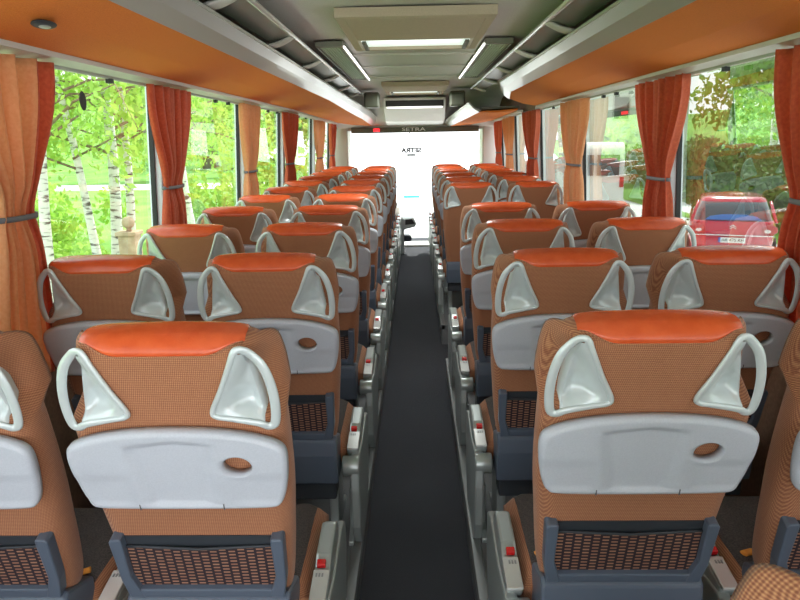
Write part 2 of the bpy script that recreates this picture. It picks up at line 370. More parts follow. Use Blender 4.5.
def tray_mesh():
    """slab with an arched top edge, rounded corners, a round cup hole and a shallow sunk middle"""
    top = [(0.0, 0.566), (0.08, 0.563), (0.15, 0.553), (0.200, 0.538), (0.226, 0.522), (0.234, 0.500), (0.233, 0.46), (0.227, 0.415), (0.219, 0.382), (0.208, 0.362), (0.188, 0.354), (0.12, 0.351), (0.0, 0.350)]
    C = [(float(p[0]), float(p[1])) for p in catmull(top, 4)]
    ol = C + [(-a, b) for a, b in C[-2:0:-1]]
    hx, hy, hr = 0.128, 0.474, 0.031
    n = len(ol); A = np.array(ol)
    # radial rings from the outline to the hole
    def depth(u, w, ds):
        e = 0.0
        sunk = 0.010 * sstep((u + 0.105 + (0.50 - w) * -0.16) / 0.022) * sstep((0.078 - u + (0.45 - w) * -0.05) / 0.020) * sstep((w - 0.362) / 0.010) * sstep((0.548 - abs(u) * 0.12 - w) / 0.02)
        low = 0.004 * sstep((w - 0.362) / 0.02) * sstep((abs(u) - 0.1) / 0.02) * sstep((0.46 - w + 0.0) / 0.03)
        rd = 0.012; t = min(ds / rd, 1); e = rd * (1 - math.sqrt(max(0, 1 - (1 - t) ** 2)))
        return -0.030 + sunk + low + e
    B_ = np.roll(A, -1, axis=0)
    def dd(u, w):
        p = np.array((u, w)); ab = B_ - A; t = np.clip(((p - A) * ab).sum(1) / (ab * ab).sum(1), 0, 1); q = A + ab * t[:, None]
        return float(np.sqrt(((p - q) ** 2).sum(1)).min())
    mb = MB(); rings = []
    hole = []
    for (u, w) in ol:
        a = math.atan2((w - hy) , (u - hx)); hole.append((hx + 1.05 * hr * math.cos(a), hy + hr * 0.88 * math.sin(a)))
    rings.append([BK(u, w, -0.006) for u, w in ol])
    for k in [0, 0.015, 0.03, 0.05, 0.08, 0.11, 0.14, 0.17, 0.2, 0.235, 0.27, 0.305, 0.34, 0.38, 0.42, 0.46, 0.5, 0.54, 0.58, 0.62, 0.66, 0.7, 0.74, 0.78, 0.82, 0.86, 0.9, 0.95, 1.0]:
        ring = []
        for (u, w), (a, b) in zip(ol, hole):
            uu = u + (a - u) * k; ww = w + (b - w) * k; ring.append(BK(uu, ww, depth(uu, ww, dd(uu, ww)) ))
        rings.append(ring)
    mb.grid(rings, 0, True, cv=True)
    mb.grid([rings[-1], [BK(a, b, -0.004) for a, b in hole]], 0, True, cv=True)
    # back plate of the slab
    mb.grid([[BK(u, w, -0.006) for u, w in ol], [BK(a, b, -0.004) for a, b in hole]], 0, False, cv=True)
    return mb
def build_seat(side, variant):
    """side: +1 aisle lies towards +x of the seat, -1 towards -x; variant: full / plain"""
    t = empty('coach_seat')
    if 'back' not in cache:
        cache['back'] = backrest_mesh().mesh('backrest', M['tweed'])
        cache['head'] = headrest_mesh().mesh('headrest_cover', M['leather'])
        cache['seam'] = seam_mesh().mesh('seam_piping', M['tweed'])
        cache['recess'] = {s: recess_mesh(s).mesh('handle_recess', M['silver']) for s in (1, -1)}
        cache['grip'] = {s: handle_mesh(s).mesh('grab_handle', M['silver']) for s in (1, -1)}
        cache['tray'] = tray_mesh().mesh('tray_table', M['tray'])
    def lk(n, me, p):
        o = bpy.data.objects.new(n, me); COL.objects.link(o); o.parent = p; return o
    b = lk('backrest', cache['back'], t)
    h = lk('headrest_cover', cache['head'], t); h['label'] = 'glossy orange leather headrest cover'
    lk('seam_piping', cache['seam'], h)
    for s in (-1, 1):
        g = lk('grab_handle', cache['grip'][s], t); lk('handle_recess', cache['recess'][s], g)
    if variant == 'full':
        tr = lk('tray_table', cache['tray'], t)
        # hinge notches at the lower edge
        for ux in (-0.10, 0.085):
            MB().box(-0.0012, 0.0012, -0.002, 0.001, 0, 0.016, mtx=Matrix.Translation(Vector(BK(ux, 0.354, -0.0285))) @ Matrix.Rotation(REC, 4, 'X')).build('tray_seam', M['seam'], tr)
        # seat pocket: frame and net
        def bx(mb, u0, u1, w0, w1, d0, d1):
            pts = [BK(u, w, d) for d in (d0, d1) for w in (w0, w1) for u in (u0, u1)]
            mb.add(pts, [(0, 2, 3, 1), (4, 5, 7, 6), (0, 1, 5, 4), (2, 6, 7, 3), (0, 4, 6, 2), (1, 3, 7, 5)])
        fr = MB()
        for s in (-1, 1):
            poly = [(s * 0.150, 0.062), (s * 0.186, 0.062), (s * 0.196, 0.12), (s * 0.201, 0.245), (s * 0.196, 0.254), (s * 0.172, 0.254), (s * 0.171, 0.235), (s * 0.172, 0.13), (s * 0.160, 0.092)]
            A1 = [BK(a, w, -0.024) for a, w in poly]; A2 = [BK(a, w, 0.012) for a, w in poly]; n = len(poly)
            fr.add(A1 + A2, [tuple(range(n)), tuple(range(2 * n - 1, n - 1, -1))] + [(i, (i + 1) % n, (i + 1) % n + n, i + n) for i in range(n)])
        bx(fr, -0.165, 0.165, 0.060, 0.088, -0.022, 0.01)
        f = fr.build('pocket_frame', M['slate'], t, bevel=0.004)
        net = MB(); P = []
        for i in range(21):
            u = -0.176 + 0.352 * i / 20; row = []
            for j in range(9):
                w = 0.082 + (0.134 - 0.004 * math.cos(u * 9)) * j / 8
                row.append(BK(u, w, -0.006 - 0.006 * math.sin(math.pi * (i / 20)) * (j / 8)))
            P.append(row)
        net.grid(P, 0, True); net.build('pocket_net', M['net'], f)
        ins = MB(); bx(ins, -0.174, 0.174, 0.08, 0.246, -0.0025, 0.004); ins.build('pocket_lining', M['slate_dark'], f)
        el = MB(); el.tube([BK(-0.174 + 0.348 * i / 12, 0.2145 + 0.003 * abs(i - 6) / 6, -0.013 + 0.008 * abs(i - 6) / 6) for i in range(13)], 0.0035, 6); el.build('pocket_elastic', M['slate_dark'], f)
    else:
        rl = MB(); rl.tube([(-0.205 * side * -1, -0.16, 0.80), (-0.12 * side * -1, -0.16, 0.80)], 0.008, 8)
    # base panel behind the seat, below the back
    bp = MB(); poly = [(-0.03, 0.30), (-0.045, 0.42), (-0.04, 0.478), (-0.022, 0.492), (0.10, 0.45), (0.12, 0.30)]
    bp.prism(poly, -0.198, 0.198, 'x'); bp.build('base_panel', M['slate'], t, bevel=0.008)
    lowb = MB(); lowb.box(-0.185, 0.185, 0.0, 0.10, 0.22, 0.30); lowb.build('under_seat_box', M['slate_dark'], t, bevel=0.006)
    # cushion
    cu = MB(); P = []
    for i in range(17):
        x = -0.222 + 0.444 * i / 16; col = []; ex = 0.03 * (abs(i - 8) / 8) ** 6; ey = abs(i - 8) / 8
        prof = [(0.09, 0.33), (0.075, 0.39), (0.10, 0.425), (0.2, 0.428), (0.3, 0.434), (0.40, 0.440), (0.455, 0.436), (0.488, 0.418), (0.498, 0.385), (0.485, 0.345), (0.46, 0.325)]
        for (y, z) in prof:
            bol = 0.018 * math.sin(math.pi * min(max((ey - 0.45) / 0.55, 0), 1))
            col.append((x, y, z + (bol if z > 0.41 else 0) - (ex if z > 0.41 else 0)))
        P.append(col)
    mi_ = MB(); mi_.grid(P, 0, True)
    for i in (0, 16): mi_.add(P[i], [tuple(range(11))], 1)
    mi_.add([P[0][0], P[0][10], P[16][10], P[16][0]], [(0, 1, 2, 3)], 1)
    me = mi_
    # side columns of faces are tweed
    for q in range(len(me.f)):
        if me.fm[q] == 0:
            cxq = sum(me.v[k][0] for k in me.f[q]) / len(me.f[q])
            if abs(cxq) > 0.20: me.fm[q] = 1
    cs = me.build('seat_cushion', [M['cushion'], M['tweed']], t)
    st = MB(); st.tube([(-0.18 + 0.36 * i / 12, 0.13 + 0.02 * math.sin(i), 0.436 + 0.016 * (abs(i - 6) / 6) ** 2) for i in range(13)], 0.012, 8, ry=0.006); st.build('cushion_stripe', M['stripe'], cs)
    # legs
    for x in (0.16, -0.16):
        lg = MB(); lg.prism([(0.02, 0.0), (0.40, 0.0), (0.40, 0.02), (0.30, 0.04), (0.27, 0.30), (0.30, 0.33), (0.10, 0.33), (0.13, 0.30), (0.12, 0.04), (0.02, 0.02)], x - 0.018, x + 0.018, 'x')
        lg.build('leg', M['metal'], t, bevel=0.005)
    # side console with latch and recliner knob
    s = side
    def X(a): return s * a
    if s:
        sp = MB(); sp.prism([(-0.01, 0.26), (0.0, 0.10), (0.06, 0.0), (0.38, 0.0), (0.45, 0.12), (0.50, 0.28), (0.49, 0.37), (0.40, 0.40), (0.20, 0.37), (0.06, 0.385), (0.0, 0.36)], min(X(0.242), X(0.276)), max(X(0.242), X(0.276)), 'x')
        sp.build('side_panel', M['metal'], t, bevel=0.007)
        ar = MB(); ar.prism([(0.06, 0.372), (0.055, 0.405), (0.17, 0.425), (0.20, 0.445), (0.33, 0.462), (0.37, 0.44), (0.38, 0.39), (0.2, 0.36)], min(X(0.226), X(0.270)), max(X(0.226), X(0.270)), 'x')
        a = ar.build('side_console', M['metal'], t, bevel=0.008)
        pl = MB(); m4 = Matrix.Translation((X(0.249), 0.095, 0.4165)) @ Matrix.Rotation(R(10), 4, 'X'); pl.box(-0.022, 0.022, -0.055, 0.055, -0.006, 0.006, mtx=m4); pl.build('latch_plate', M['metal_bright'], a, bevel=0.003)
        bt = MB(); m4 = Matrix.Translation((X(0.245), 0.170, 0.434)) @ Matrix.Rotation(R(14), 4, 'X'); bt.box(-0.012, 0.012, -0.010, 0.010, -0.008, 0.008, mtx=m4); bo = bt.build('release_button', M['red'], a, bevel=0.003); bo['label'] = 'red release button'
        mk = MB(); 
        for (dx, dy) in ((-0.008, 0), (0, 0), (0.008, 0)): mk.box(dx - 0.0022, dx + 0.0022, -0.006, 0.006, 0, 0.0008, mtx=Matrix.Translation((X(0.245), 0.128, 0.4285)) @ Matrix.Rotation(R(10), 4, 'X'))
        mk.build('latch_symbol', M['strap'], a)
        kb = MB(); kb.cyl((X(0.243), 0.03, 0.345), (1, 0, 0), 0.038, 0.065, 24); kb.build('recliner_knob', M['metal'], t, bevel=0.006)
        ft = MB(); ft.prism([(0.03, 0.0), (0.34, 0.0), (0.34, 0.015), (0.26, 0.05), (0.25, 0.2), (0.12, 0.2), (0.11, 0.05), (0.03, 0.02)], min(X(0.222), X(0.242)), max(X(0.222), X(0.242)), 'x'); ft.build('foot_bracket', M['metal'], t, bevel=0.004)
    return t
cache = {}
ORD = ['nearest', 'second', 'third', 'fourth', 'fifth', 'sixth', 'seventh', 'eighth', 'ninth', 'tenth', 'farthest']
YO = 0.145
protos = {}
def seat(side, variant, x, ytop, label, group):
    k = (side, variant)
    if k not in protos: o = build_seat(side, variant); protos[k] = o
    else: o = copy_tree(protos[k])
    o.location = (x, ytop + YO, POD); tag(o, label, 'seat', group)
    return o
LX, LXW, RX, RXW = -0.500, -1.03, 0.492, 1.028
for i in range(11):
    y = 1.35 + 0.842 * i - (0.04 if i == 0 else 0); LX = -0.512 if i == 0 else -0.500; LXW = -1.055 if i == 0 else -1.038
    seat(1, 'full', LX, y, f'brown tweed coach seat left of the aisle, {ORD[i]} in that column from the camera', 'coach seats along the left of the aisle')
    seat(1, 'full', LXW + 0.0, y, f'brown tweed coach seat by the left windows, {ORD[i]} in that column from the camera', 'coach seats along the left windows')
ry = [1.365, 2.21, 3.06, 3.90]
for i, y in enumerate(ry):
    RX = 0.496 if i == 0 else 0.488; RXW = 1.05 if i == 0 else 1.028
    seat(-1, 'full', RX, y, f'brown coach seat right of the aisle, before the door gap, {ORD[i]} from the camera', 'rear coach seats right of the aisle')
    seat(-1, 'full', RXW, y, f'brown coach seat by the right windows, before the door gap, {ORD[i]} from the camera', 'rear coach seats along the right windows')
for i in range(6):
    y = 5.80 + 0.85 * i; v = 'plain' if i == 0 else 'full'
    w = 'first' if i == 0 else ORD[i]
    e = 'plain-backed brown' if i == 0 else 'brown tweed'
    seat(-1, v, 0.465, y, f'{e} seat past the door gap, {w} there right of the aisle', 'front coach seats right of the aisle')
    seat(-1, v, 1.01, y, f'{e} seat past the door gap, {w} there along the right windows', 'front coach seats along the right windows')
seat(-1, 'full', 0.53, 0.48, 'brown coach seat cut off by the bottom right corner of the picture', 'rear coach seats right of the aisle')

# ------------------------------------------------------------------ coach shell
YR, YF = -1.0, 11.6
HB_, HT = 1.345, 1.292          # half widths of the window plane at the sill and at the top
ZS, ZT = 0.98, 2.03
def wx(z, sg, off=0): return CX + sg * (HB_ + (HT - HB_) * (z - ZS) / (ZT - ZS) + off)
struct(MB().box(CX - 1.39, CX + 1.39, YR, YF + 0.5, -0.06, 0.0).build('floor', M['carpet']))
for nm, x0, x1, y0, y1 in (('podium_left', CX - 1.36, -0.235, YR, 10.2), ('podium_right', 0.21, CX + 1.36, YR, 4.7), ('podium_right', 0.21, CX + 1.36, 5.6, 10.2)):
    o = MB().box(x0, x1, y0, y1, 0.0, POD).build('floor_podium', M['podium']); struct(o)
for nm, x, y0, y1 in (('a', -0.235, YR, 10.2), ('b', 0.21, YR, 4.7), ('b', 0.21, 5.6, 10.2)):
    sg = 1 if x < 0 else -1
    struct(MB().box(min(x - 0.03 * sg, x + 0.008 * sg), max(x - 0.03 * sg, x + 0.008 * sg), y0, y1, 0.13, POD + 0.004).build('trim_podium_edge', M['edge'], bevel=0.003))
def side_wall(sg, name):
    mb = MB(); x0, x1 = CX + sg * 1.345, CX + sg * 1.405
    mb.box(min(x0, x1), max(x0, x1), YR, YF, -0.06, ZS); 
    # cantrail above the windows
    mb.prism([(wx(ZT, sg, 0.0), ZT - 0.02), (wx(ZT, sg, 0.06), ZT - 0.02), (CX + sg * 1.33, 2.45), (CX + sg * 1.18, 2.45), (CX + sg * 1.24, 2.15)], YR, YF, 'y')
    o = mb.build(name, M['wall']); struct(o)
    sl = MB(); sl.prism([(CX + sg * 1.305, ZS - 0.03), (CX + sg * 1.36, ZS - 0.03), (CX + sg * 1.36, ZS + 0.012), (CX + sg * 1.308, ZS + 0.006)], YR, YF, 'y'); struct(sl.build('trim_sill_' + name[5:], M['trim'], bevel=0.004))
side_wall(-1, 'wall_left'); side_wall(1, 'wall_right')
PL = [-0.6, 1.85, 3.55, 5.27, 6.85, 8.95, 10.75]; PR = [-0.6, 1.85, 3.60, 5.58, 7.45, 9.3, 10.75]
wn = 1
for sg, PP, gm in ((-1, PL, 'glass'), (1, PR, 'glass_right')):
    for i, y in enumerate(PP):
        pb = MB(); w = 0.045
        P = [(wx(ZS, sg, -0.02), ZS), (wx(ZS, sg, 0.05), ZS), (wx(ZT, sg, 0.05), ZT), (wx(ZT, sg, -0.02), ZT)]
        pb.prism(P, y - w, y + w, 'y'); o = pb.build('trim_window_pillar', M['pillar'], bevel=0.008); struct(o)
    for i in range(len(PP) - 1):
        y0, y1 = PP[i] + 0.045, PP[i + 1] - 0.045
        wf = MB()
        def strip(z0, z1, a, b):
            wf.add([(wx(z0, sg, 0.012), a, z0), (wx(z0, sg, 0.012), b, z0), (wx(z1, sg, 0.012), b, z1), (wx(z1, sg, 0.012), a, z1),
                    (wx(z0, sg, 0.035), a, z0), (wx(z0, sg, 0.035), b, z0), (wx(z1, sg, 0.035), b, z1), (wx(z1, sg, 0.035), a, z1)],
                   [(0, 1, 2, 3), (7, 6, 5, 4), (0, 4, 5, 1), (1, 5, 6, 2), (2, 6, 7, 3), (3, 7, 4, 0)])
        strip(ZS, ZT, y0, y0 + 0.012); strip(ZS, ZT, y1 - 0.012, y1); strip(ZS, ZS + 0.03, y0, y1); strip(ZT - 0.02, ZT, y0, y1)
        f = wf.build(f'window_{wn}', M['rubber']); struct(f); wn += 1
        g = MB(); g.add([(wx(ZS, sg, 0.024), y0, ZS), (wx(ZS, sg, 0.024), y1, ZS), (wx(ZT, sg, 0.024), y1, ZT), (wx(ZT, sg, 0.024), y0, ZT)], [(0, 1, 2, 3)]); g.build('window_pane', M[gm], f)
# emergency-hammer stickers on the two big near panes
for sg, y, z, lab in ((-1, 2.79, 1.89, 'small black oval sticker high on the left window pane'), (1, 2.47, 1.885, 'small black oval sticker high on the right window pane')):
    mb = MB(); x = wx(z, sg, 0.021); n = 24
    ring = [[(x, y + r * math.cos(2 * math.pi * k / n), z + 1.25 * r * math.sin(2 * math.pi * k / n)) for k in range(n)] for r in (0.030, 0.021)]
    mb.grid(ring, 0, False, cv=True); mb.box(x - 0.0005, x + 0.0005, y - 0.006, y + 0.006, z - 0.016, z + 0.016)
    if sg < 0: mb.add([ring[1][k] for k in range(n)], [tuple(range(n))])
    tag(mb.build('window_sticker', M['ink']), lab, 'sticker')

# ceiling: shallow vault
P = []
for i in range(25):
    a = -1.22 + 2.44 * i / 24; z = 2.36 - 0.05 * (abs(a) / 1.22) ** 2 - 0.25 * sstep((abs(a) - 0.75) / 0.5) * 0
    P.append([(CX + a, YR, z), (CX + a, 9.3, z), (CX + a, 9.9, z - 0.06), (CX + a, 11.0, z - 0.42)])
P2 = [[(x, y, z + 0.04) for (x, y, z) in r] for r in P]
cb = MB(); cb.grid(P, 0, False); cb.grid(P2, 0, False, flip=True); struct(cb.build('ceiling', M['ceiling']))
struct(MB().box(CX - 1.39, CX + 1.39, YR, YF - 0.3, 2.46, 2.52).build('ceiling_roof_skin', M['outer']))
# faint ribs across the ceiling
for y in (1.9, 5.4, 6.3, 7.3):
    mb = MB(); mb.box(CX - 0.62, CX + 0.62, y, y + 0.02, 2.335, 2.352); struct(mb.build('trim_ceiling_joint', M['ceiling'], bevel=0.004))

# roof hatches
def hatch(y0, y1, hw, label, ps=1.0):
    t = empty('roof_hatch', (CX + 0.01, y0, 2.35), label, 'roof hatch')
    D = y1 - y0; mb = MB()
    # frame: outer lip, sloping inner faces
    o = [(-hw, 0), (hw, 0), (hw, D), (-hw, D)]; i_ = [(-hw + 0.05, 0.06), (hw - 0.05, 0.06), (hw - 0.05, D - 0.05), (-hw + 0.05, D - 0.05)]
    lev = [[(a, b, 0.0) for a, b in o], [(a, b, -0.045) for a, b in o], [(a * 0.98, b * 0.96 + 0.02 * D, -0.052) for a, b in o], [(a, b, -0.05) for a, b in i_], [(a, b, -0.012) for a, b in i_]]
    mb.grid(lev, 0, False, cv=True); mb.build('hatch_frame', M['beige'], t)
    c = MB(); c.box(-hw + 0.05, hw - 0.05, 0.06, D * 0.62, -0.05, -0.02); c.build('sliding_blind', M['beige'], t, bevel=0.004)
    g = MB(); g.box(-hw + 0.06, hw - 0.06, D * 0.62, D - 0.05, -0.030, -0.02); g.build('skylight_pane', M['hatch_pane'], t)
    for s in (-1, 1):
        k = MB(); k.box(s * (hw - 0.085) - 0.012, s * (hw - 0.085) + 0.012, D * 0.66, D - 0.08, -0.06, -0.045); k.build('hatch_clip', M['olive'], t)
hatch(3.55, 4.82, 0.40, 'large taupe roof hatch with a pale skylight strip, nearest in the ceiling')
hatch(8.0, 9.5, 0.38, 'small-looking far roof hatch ahead of the ceiling vents')
# air vents beside the hatch
for sg, lab in ((-1, 'slatted grey-green ceiling vent on the left of the ceiling'), (1, 'slatted grey-green ceiling vent on the right of the ceiling')):
    t = empty('ceiling_vent', (CX + sg * 0.545, 4.6, 2.338), lab, 'vent', 'ceiling vents')
    fr = MB(); 
    for (a, b, c, d) in ((-0.09, 0.09, 0, 0.04), (-0.09, 0.09, 2.46, 2.5), ((-0.09, -0.065, 0.04, 2.46) if sg > 0 else (-0.09, -0.08, 0.04, 2.46)), ((0.08, 0.09, 0.04, 2.46) if sg > 0 else (0.065, 0.09, 0.04, 2.46))):
        fr.box(a, b, c, d, -0.035, 0)
    fr.build('vent_frame', M['vent_edge'], t, bevel=0.004)
    bk = MB(); bk.box(-0.085, 0.085, 0.04, 2.46, -0.012, -0.004); bk.build('vent_backing', M['vent'], t)
    sl = MB()
    for k in range(8): sl.box(-0.068 + k * 0.0185, -0.060 + k * 0.0185, 0.04, 2.46, -0.03, -0.012)
    sl.build('vent_slats', M['vent'], t)
    ed = MB(); x = -sg * 0.097; ed.box(x - 0.005, x + 0.005, 0, 2.5, -0.042, -0.03); ed.build('vent_light_strip', M['light'], t)

# ------------------------------------------------------------------ luggage racks
def sweep(mb, secs, mi=0, caps=True, smooth=False):
    """secs: list of (y, [(x,z)...])"""
    G = [[(x, y, z) for x, z in s] for y, s in secs]
    mb.grid(G, mi, smooth, cv=True)
    if caps:
        n = len(G[0]); mb.add(G[0], [tuple(range(n))], mi); mb.add(G[-1], [tuple(range(n))[::-1]], mi)
def rack(sg, segs, label, rail, nm='luggage_rack'):
    """segs: (y, sec) with sec dict: O outer low, I inner low, G top of grey lip"""
    t = empty(nm, (0, 0, 0), label, 'luggage rack', 'overhead luggage racks')
    def S(f): return [(y, [(CX + sg * a, z) for a, z in f(d)]) for y, d in segs]
    def under(d):
        O, I, G = d['O'], d['I'], d['G']; mid = ((O[0] + I[0]) / 2, (O[1] + I[1]) / 2 - 0.012)
        return [O, mid, I, (I[0], I[1] + 0.012), (mid[0], mid[1] + 0.02), (O[0], O[1] + 0.02)]
    mb = MB(); sweep(mb, S(under)); mb.build('rack_underside', M['rack_cloth'], t)
    def lip(d):
        I, G = d['I'], d['G']; dx, dz = G[0] - I[0], G[1] - I[1]; m = (I[0] + dx * 0.55 - 0.012, I[1] + dz * 0.45 )
        return [(I[0] + 0.0, I[1] - 0.004), m, G, (G[0] + 0.015, G[1] + 0.006), (m[0] + 0.025, m[1] + 0.006), (I[0] + 0.03, I[1] + 0.010)]
    mb = MB(); sweep(mb, S(lip)); mb.build('rack_lip', M['rack_gloss'], t)
    def edge(d):
        G = d['G']; return [(G[0] - 0.008, G[1] - 0.004), (G[0] - 0.006, G[1] + 0.010), (G[0] + 0.012, G[1] + 0.014), (G[0] + 0.014, G[1] + 0.002)]
    mb = MB(); sweep(mb, S(edge)); mb.build('lip_edging', M['trim'], t)
    def shelf(d):
        O, I = d['O'], d['I']; return [(O[0] + 0.02, O[1] + 0.03), (I[0] + 0.03, I[1] + 0.025), (I[0] + 0.03, I[1] + 0.05), (O[0] + 0.02, O[1] + 0.055)]
    mb = MB(); sweep(mb, S(shelf)); mb.build('rack_shelf', M['rack_dark'], t)
    def trim(d):
        O = d['O']; return [(O[0] - 0.005, O[1] - 0.016), (O[0] + 0.055, O[1] - 0.028), (O[0] + 0.06, O[1] + 0.005), (O[0] - 0.005, O[1] + 0.004)]
    mb = MB(); sweep(mb, S(trim)); mb.build('rack_trim', M['trim'], t)
    if rail:
        y0, y1, n = rail
        rb = MB(); rb.tube([(CX + sg * 0.645, y0, 2.268), (CX + sg * 0.645, y1, 2.268)], 0.012, 10); r = rb.build('hand_rail', M['metal_bright'], t)
        for k in range(n):
            y = y0 + 0.35 + (y1 - y0 - 0.6) * k / (n - 1)
            b = MB(); pts = [(CX + sg * (0.645 + 0.13 * q), y, 2.268 - 0.05 * q - 0.010 * math.sin(q * math.pi)) for q in np.linspace(0, 1, 7)]
            b.tube(pts, [0.030, 0.036, 0.038, 0.04, 0.044, 0.050, 0.055], 12, ry=[0.014] * 7); b.build('rail_bracket', M['trim'], t)
        for k in range(n - 1):
            ya = y0 + 0.35 + (y1 - y0 - 0.6) * k / (n - 1) + 0.03; yb = y0 + 0.35 + (y1 - y0 - 0.6) * (k + 1) / (n - 1) - 0.03
            b = MB(); b.add([(CX + sg * 0.655, ya, 2.262), (CX + sg * 0.655, yb, 2.262), (CX + sg * 0.775, yb, 2.235), (CX + sg * 0.775, ya, 2.235),
                             (CX + sg * 0.655, ya, 2.270), (CX + sg * 0.655, yb, 2.270), (CX + sg * 0.775, yb, 2.243), (CX + sg * 0.775, ya, 2.243)],
                            [(0, 1, 2, 3), (7, 6, 5, 4), (0, 4, 5, 1), (1, 5, 6, 2), (2, 6, 7, 3), (3, 7, 4, 0)]); b.build('rack_flap', M['rack_glass'], t)
    return t
sA = dict(O=(1.20, 2.022), I=(0.85, 2.115), G=(0.755, 2.192))
sB = dict(O=(1.18, 1.99), I=(0.74, 2.01), G=(0.62, 2.10))
sC = dict(O=(1.18, 1.975), I=(0.66, 1.93), G=(0.56, 2.01))
lr = rack(-1, [(YR, sA), (7.0, sA), (8.5, dict(O=(1.18, 2.0), I=(0.80, 2.06), G=(0.70, 2.15))), (10.0, sB), (11.0, sC)], 'long orange overhead luggage rack with glossy grey lip along the left side', (YR, 8.6, 9))
rr_ = rack(1, [(YR, sA), (6.3, sA), (6.9, dict(O=(1.18, 2.015), I=(0.92, 2.085), G=(0.85, 2.15)))], 'long orange overhead luggage rack with glossy grey lip along the right side', (YR, 8.0, 9))
rack(1, [(8.1, dict(O=(1.18, 2.02), I=(0.74, 2.01), G=(0.62, 2.11))), (11.0, dict(O=(1.18, 1.97), I=(0.54, 1.90), G=(0.45, 1.97)))], 'short lower orange rack beyond the gap, over the front right seats', None)
# reading light set into the left rack underside
t = empty('reading_light', (-1.02, 1.98, 2.045), 'small dark oval light set in the orange underside of the left rack', 'light')
mb = MB(); mb.ball((0, 0, 0), 0.035, 10, sc=(0.7, 1.6, 0.22)); mb.build('light_housing', M['slate_dark'], t)
mb = MB(); mb.ball((0, 0, -0.005), 0.018, 8, sc=(0.7, 1.6, 0.25)); mb.build('light_lens', M['metal'], t)
t.rotation_euler = (0, R(-14.4), 0)
# curtain rails with small dark clips
for sg, lab in ((-1, 'thin pale curtain rail along the top of the left windows'), (1, 'thin pale curtain rail along the top of the right windows')):
    t = empty('curtain_rail', (0, 0, 0), lab, 'curtain rail')
    mb = MB(); mb.box(CX + sg * 1.278 - 0.008, CX + sg * 1.278 + 0.008, YR, 11.0, 1.985, 2.0); mb.build('rail_track', M['trim'], t)
    for y in (2.3, 2.95, 3.9, 4.5, 4.8, 6.1, 6.5, 7.7, 8.2):
        k = MB(); k.box(CX + sg * 1.273 - 0.01, CX + sg * 1.273 + 0.01, y - 0.018, y + 0.018, 1.968, 1.986); k.build('rail_clip', M['ink'], t)

# ------------------------------------------------------------------ curtains
def curtain(sg, y0, y1, tie_z, zb, m, folds, label, tie_w=0.17, lean=0.0, seed=0, two=None):
    t = empty('curtain', (0, 0, 0), label, 'curtain', 'curtains at the coach windows')
    rs = np.random.RandomState(seed); ph = rs.uniform(0, 6, 3)
    c0 = (y0 + y1) / 2; w0 = (y1 - y0); zt = 1.99; mb = MB(); rows = []
    nz, ny = 34, folds * 9
    for i in range(nz + 1):
        z = zt + (zb - zt) * i / nz
        if z > tie_z: q = (zt - z) / (zt - tie_z); wd = w0 + (tie_w - w0) * sstep(q) ** 1.35; c = c0 + (lean) * sstep(q)
        else: q = (tie_z - z) / (tie_z - zb); wd = tie_w + (w0 * 0.62 - tie_w) * (q ** 0.7); c = c0 + lean
        g = math.exp(-((z - tie_z) / 0.07) ** 2); am = 0.027 * (1 - 0.45 * g)
        row = []
        for j in range(ny + 1):
            s = j / ny; a = s * folds * 2 * math.pi
            off = am * (math.sin(a + ph[0]) + 0.35 * math.sin(1.7 * a + ph[1] + z * 2)) 
            bow = -0.012 * g * math.sin(math.pi * s)
            y = c + wd * (s - 0.5) + 0.006 * math.sin(a * 2 + ph[2])
            x = wx(z, sg, -0.058) + sg * off * 0.9 - sg * bow
            row.append((x, y, z))
        rows.append(row)
    mb.grid(rows, 0, True)
    if two:
        for q in range(len(mb.f)):
            if (q % ny) / ny > two: mb.fm[q] = 1
    o = mb.build('curtain_cloth', [M_C[m], M['curtain_red']], t)
    sol = o.modifiers.new('thick', 'SOLIDIFY'); sol.thickness = 0.003
    # tie-back band around the gather
    tb = MB(); pts = []
    for k in range(28):
        a = 2 * math.pi * k / 28; pts.append((wx(tie_z, sg, -0.055) + 0.034 * math.cos(a), c0 + lean + (tie_w / 2 + 0.010) * math.sin(a), tie_z))
    tb.tube(pts, 0.003, 6, closed=True, ry=0.010); tb.build('tie_back', M['strap'], t)
    return t
M_C = {'t': M['curtain_tan'], 'r': M['curtain_red']}
curtain(-1, 1.80, 2.44, 1.50, 0.955, 't', 6, 'wide tan and rust curtain tied back at the left edge of the picture', 0.19, 0.01, 1, two=0.72)
curtain(-1, 3.27, 3.86, 1.50, 1.0, 'r', 7, 'rust red curtain at the second pillar of the left windows, right of the birches', 0.25, 0.0, 2)
curtain(-1, 4.97, 5.62, 1.50, 1.0, 't', 6, 'tan orange curtain third from the camera on the left', 0.33, 0.0, 3)
curtain(-1, 6.60, 7.35, 1.50, 1.0, 'r', 6, 'rust red curtain fourth from the camera on the left', 0.34, 0.0, 4)
curtain(-1, 8.75, 9.65, 1.50, 1.0, 't', 5, 'tan curtain fifth from the camera on the left', 0.4, 0.0, 5)
curtain(-1, 10.2, 10.95, 1.50, 1.0, 'r', 5, 'red curtain nearest the windscreen on the left', 0.4, 0.0, 6)
curtain(1, 1.78, 2.46, 1.50, 0.955, 'r', 7, 'rust red curtain cut by the right edge of the picture', 0.24, 0.08, 7)
curtain(1, 3.26, 3.95, 1.50, 1.0, 'r', 7, 'bright orange-red curtain tied back left of the big right window', 0.28, 0.02, 8)
curtain(1, 5.12, 5.93, 1.50, 1.0, 't', 6, 'tan orange curtain third from the camera on the right', 0.42, 0.05, 9)
curtain(1, 7.05, 7.95, 1.50, 1.0, 'r', 6, 'rust red curtain fourth from the camera on the right', 0.42, 0.0, 10)
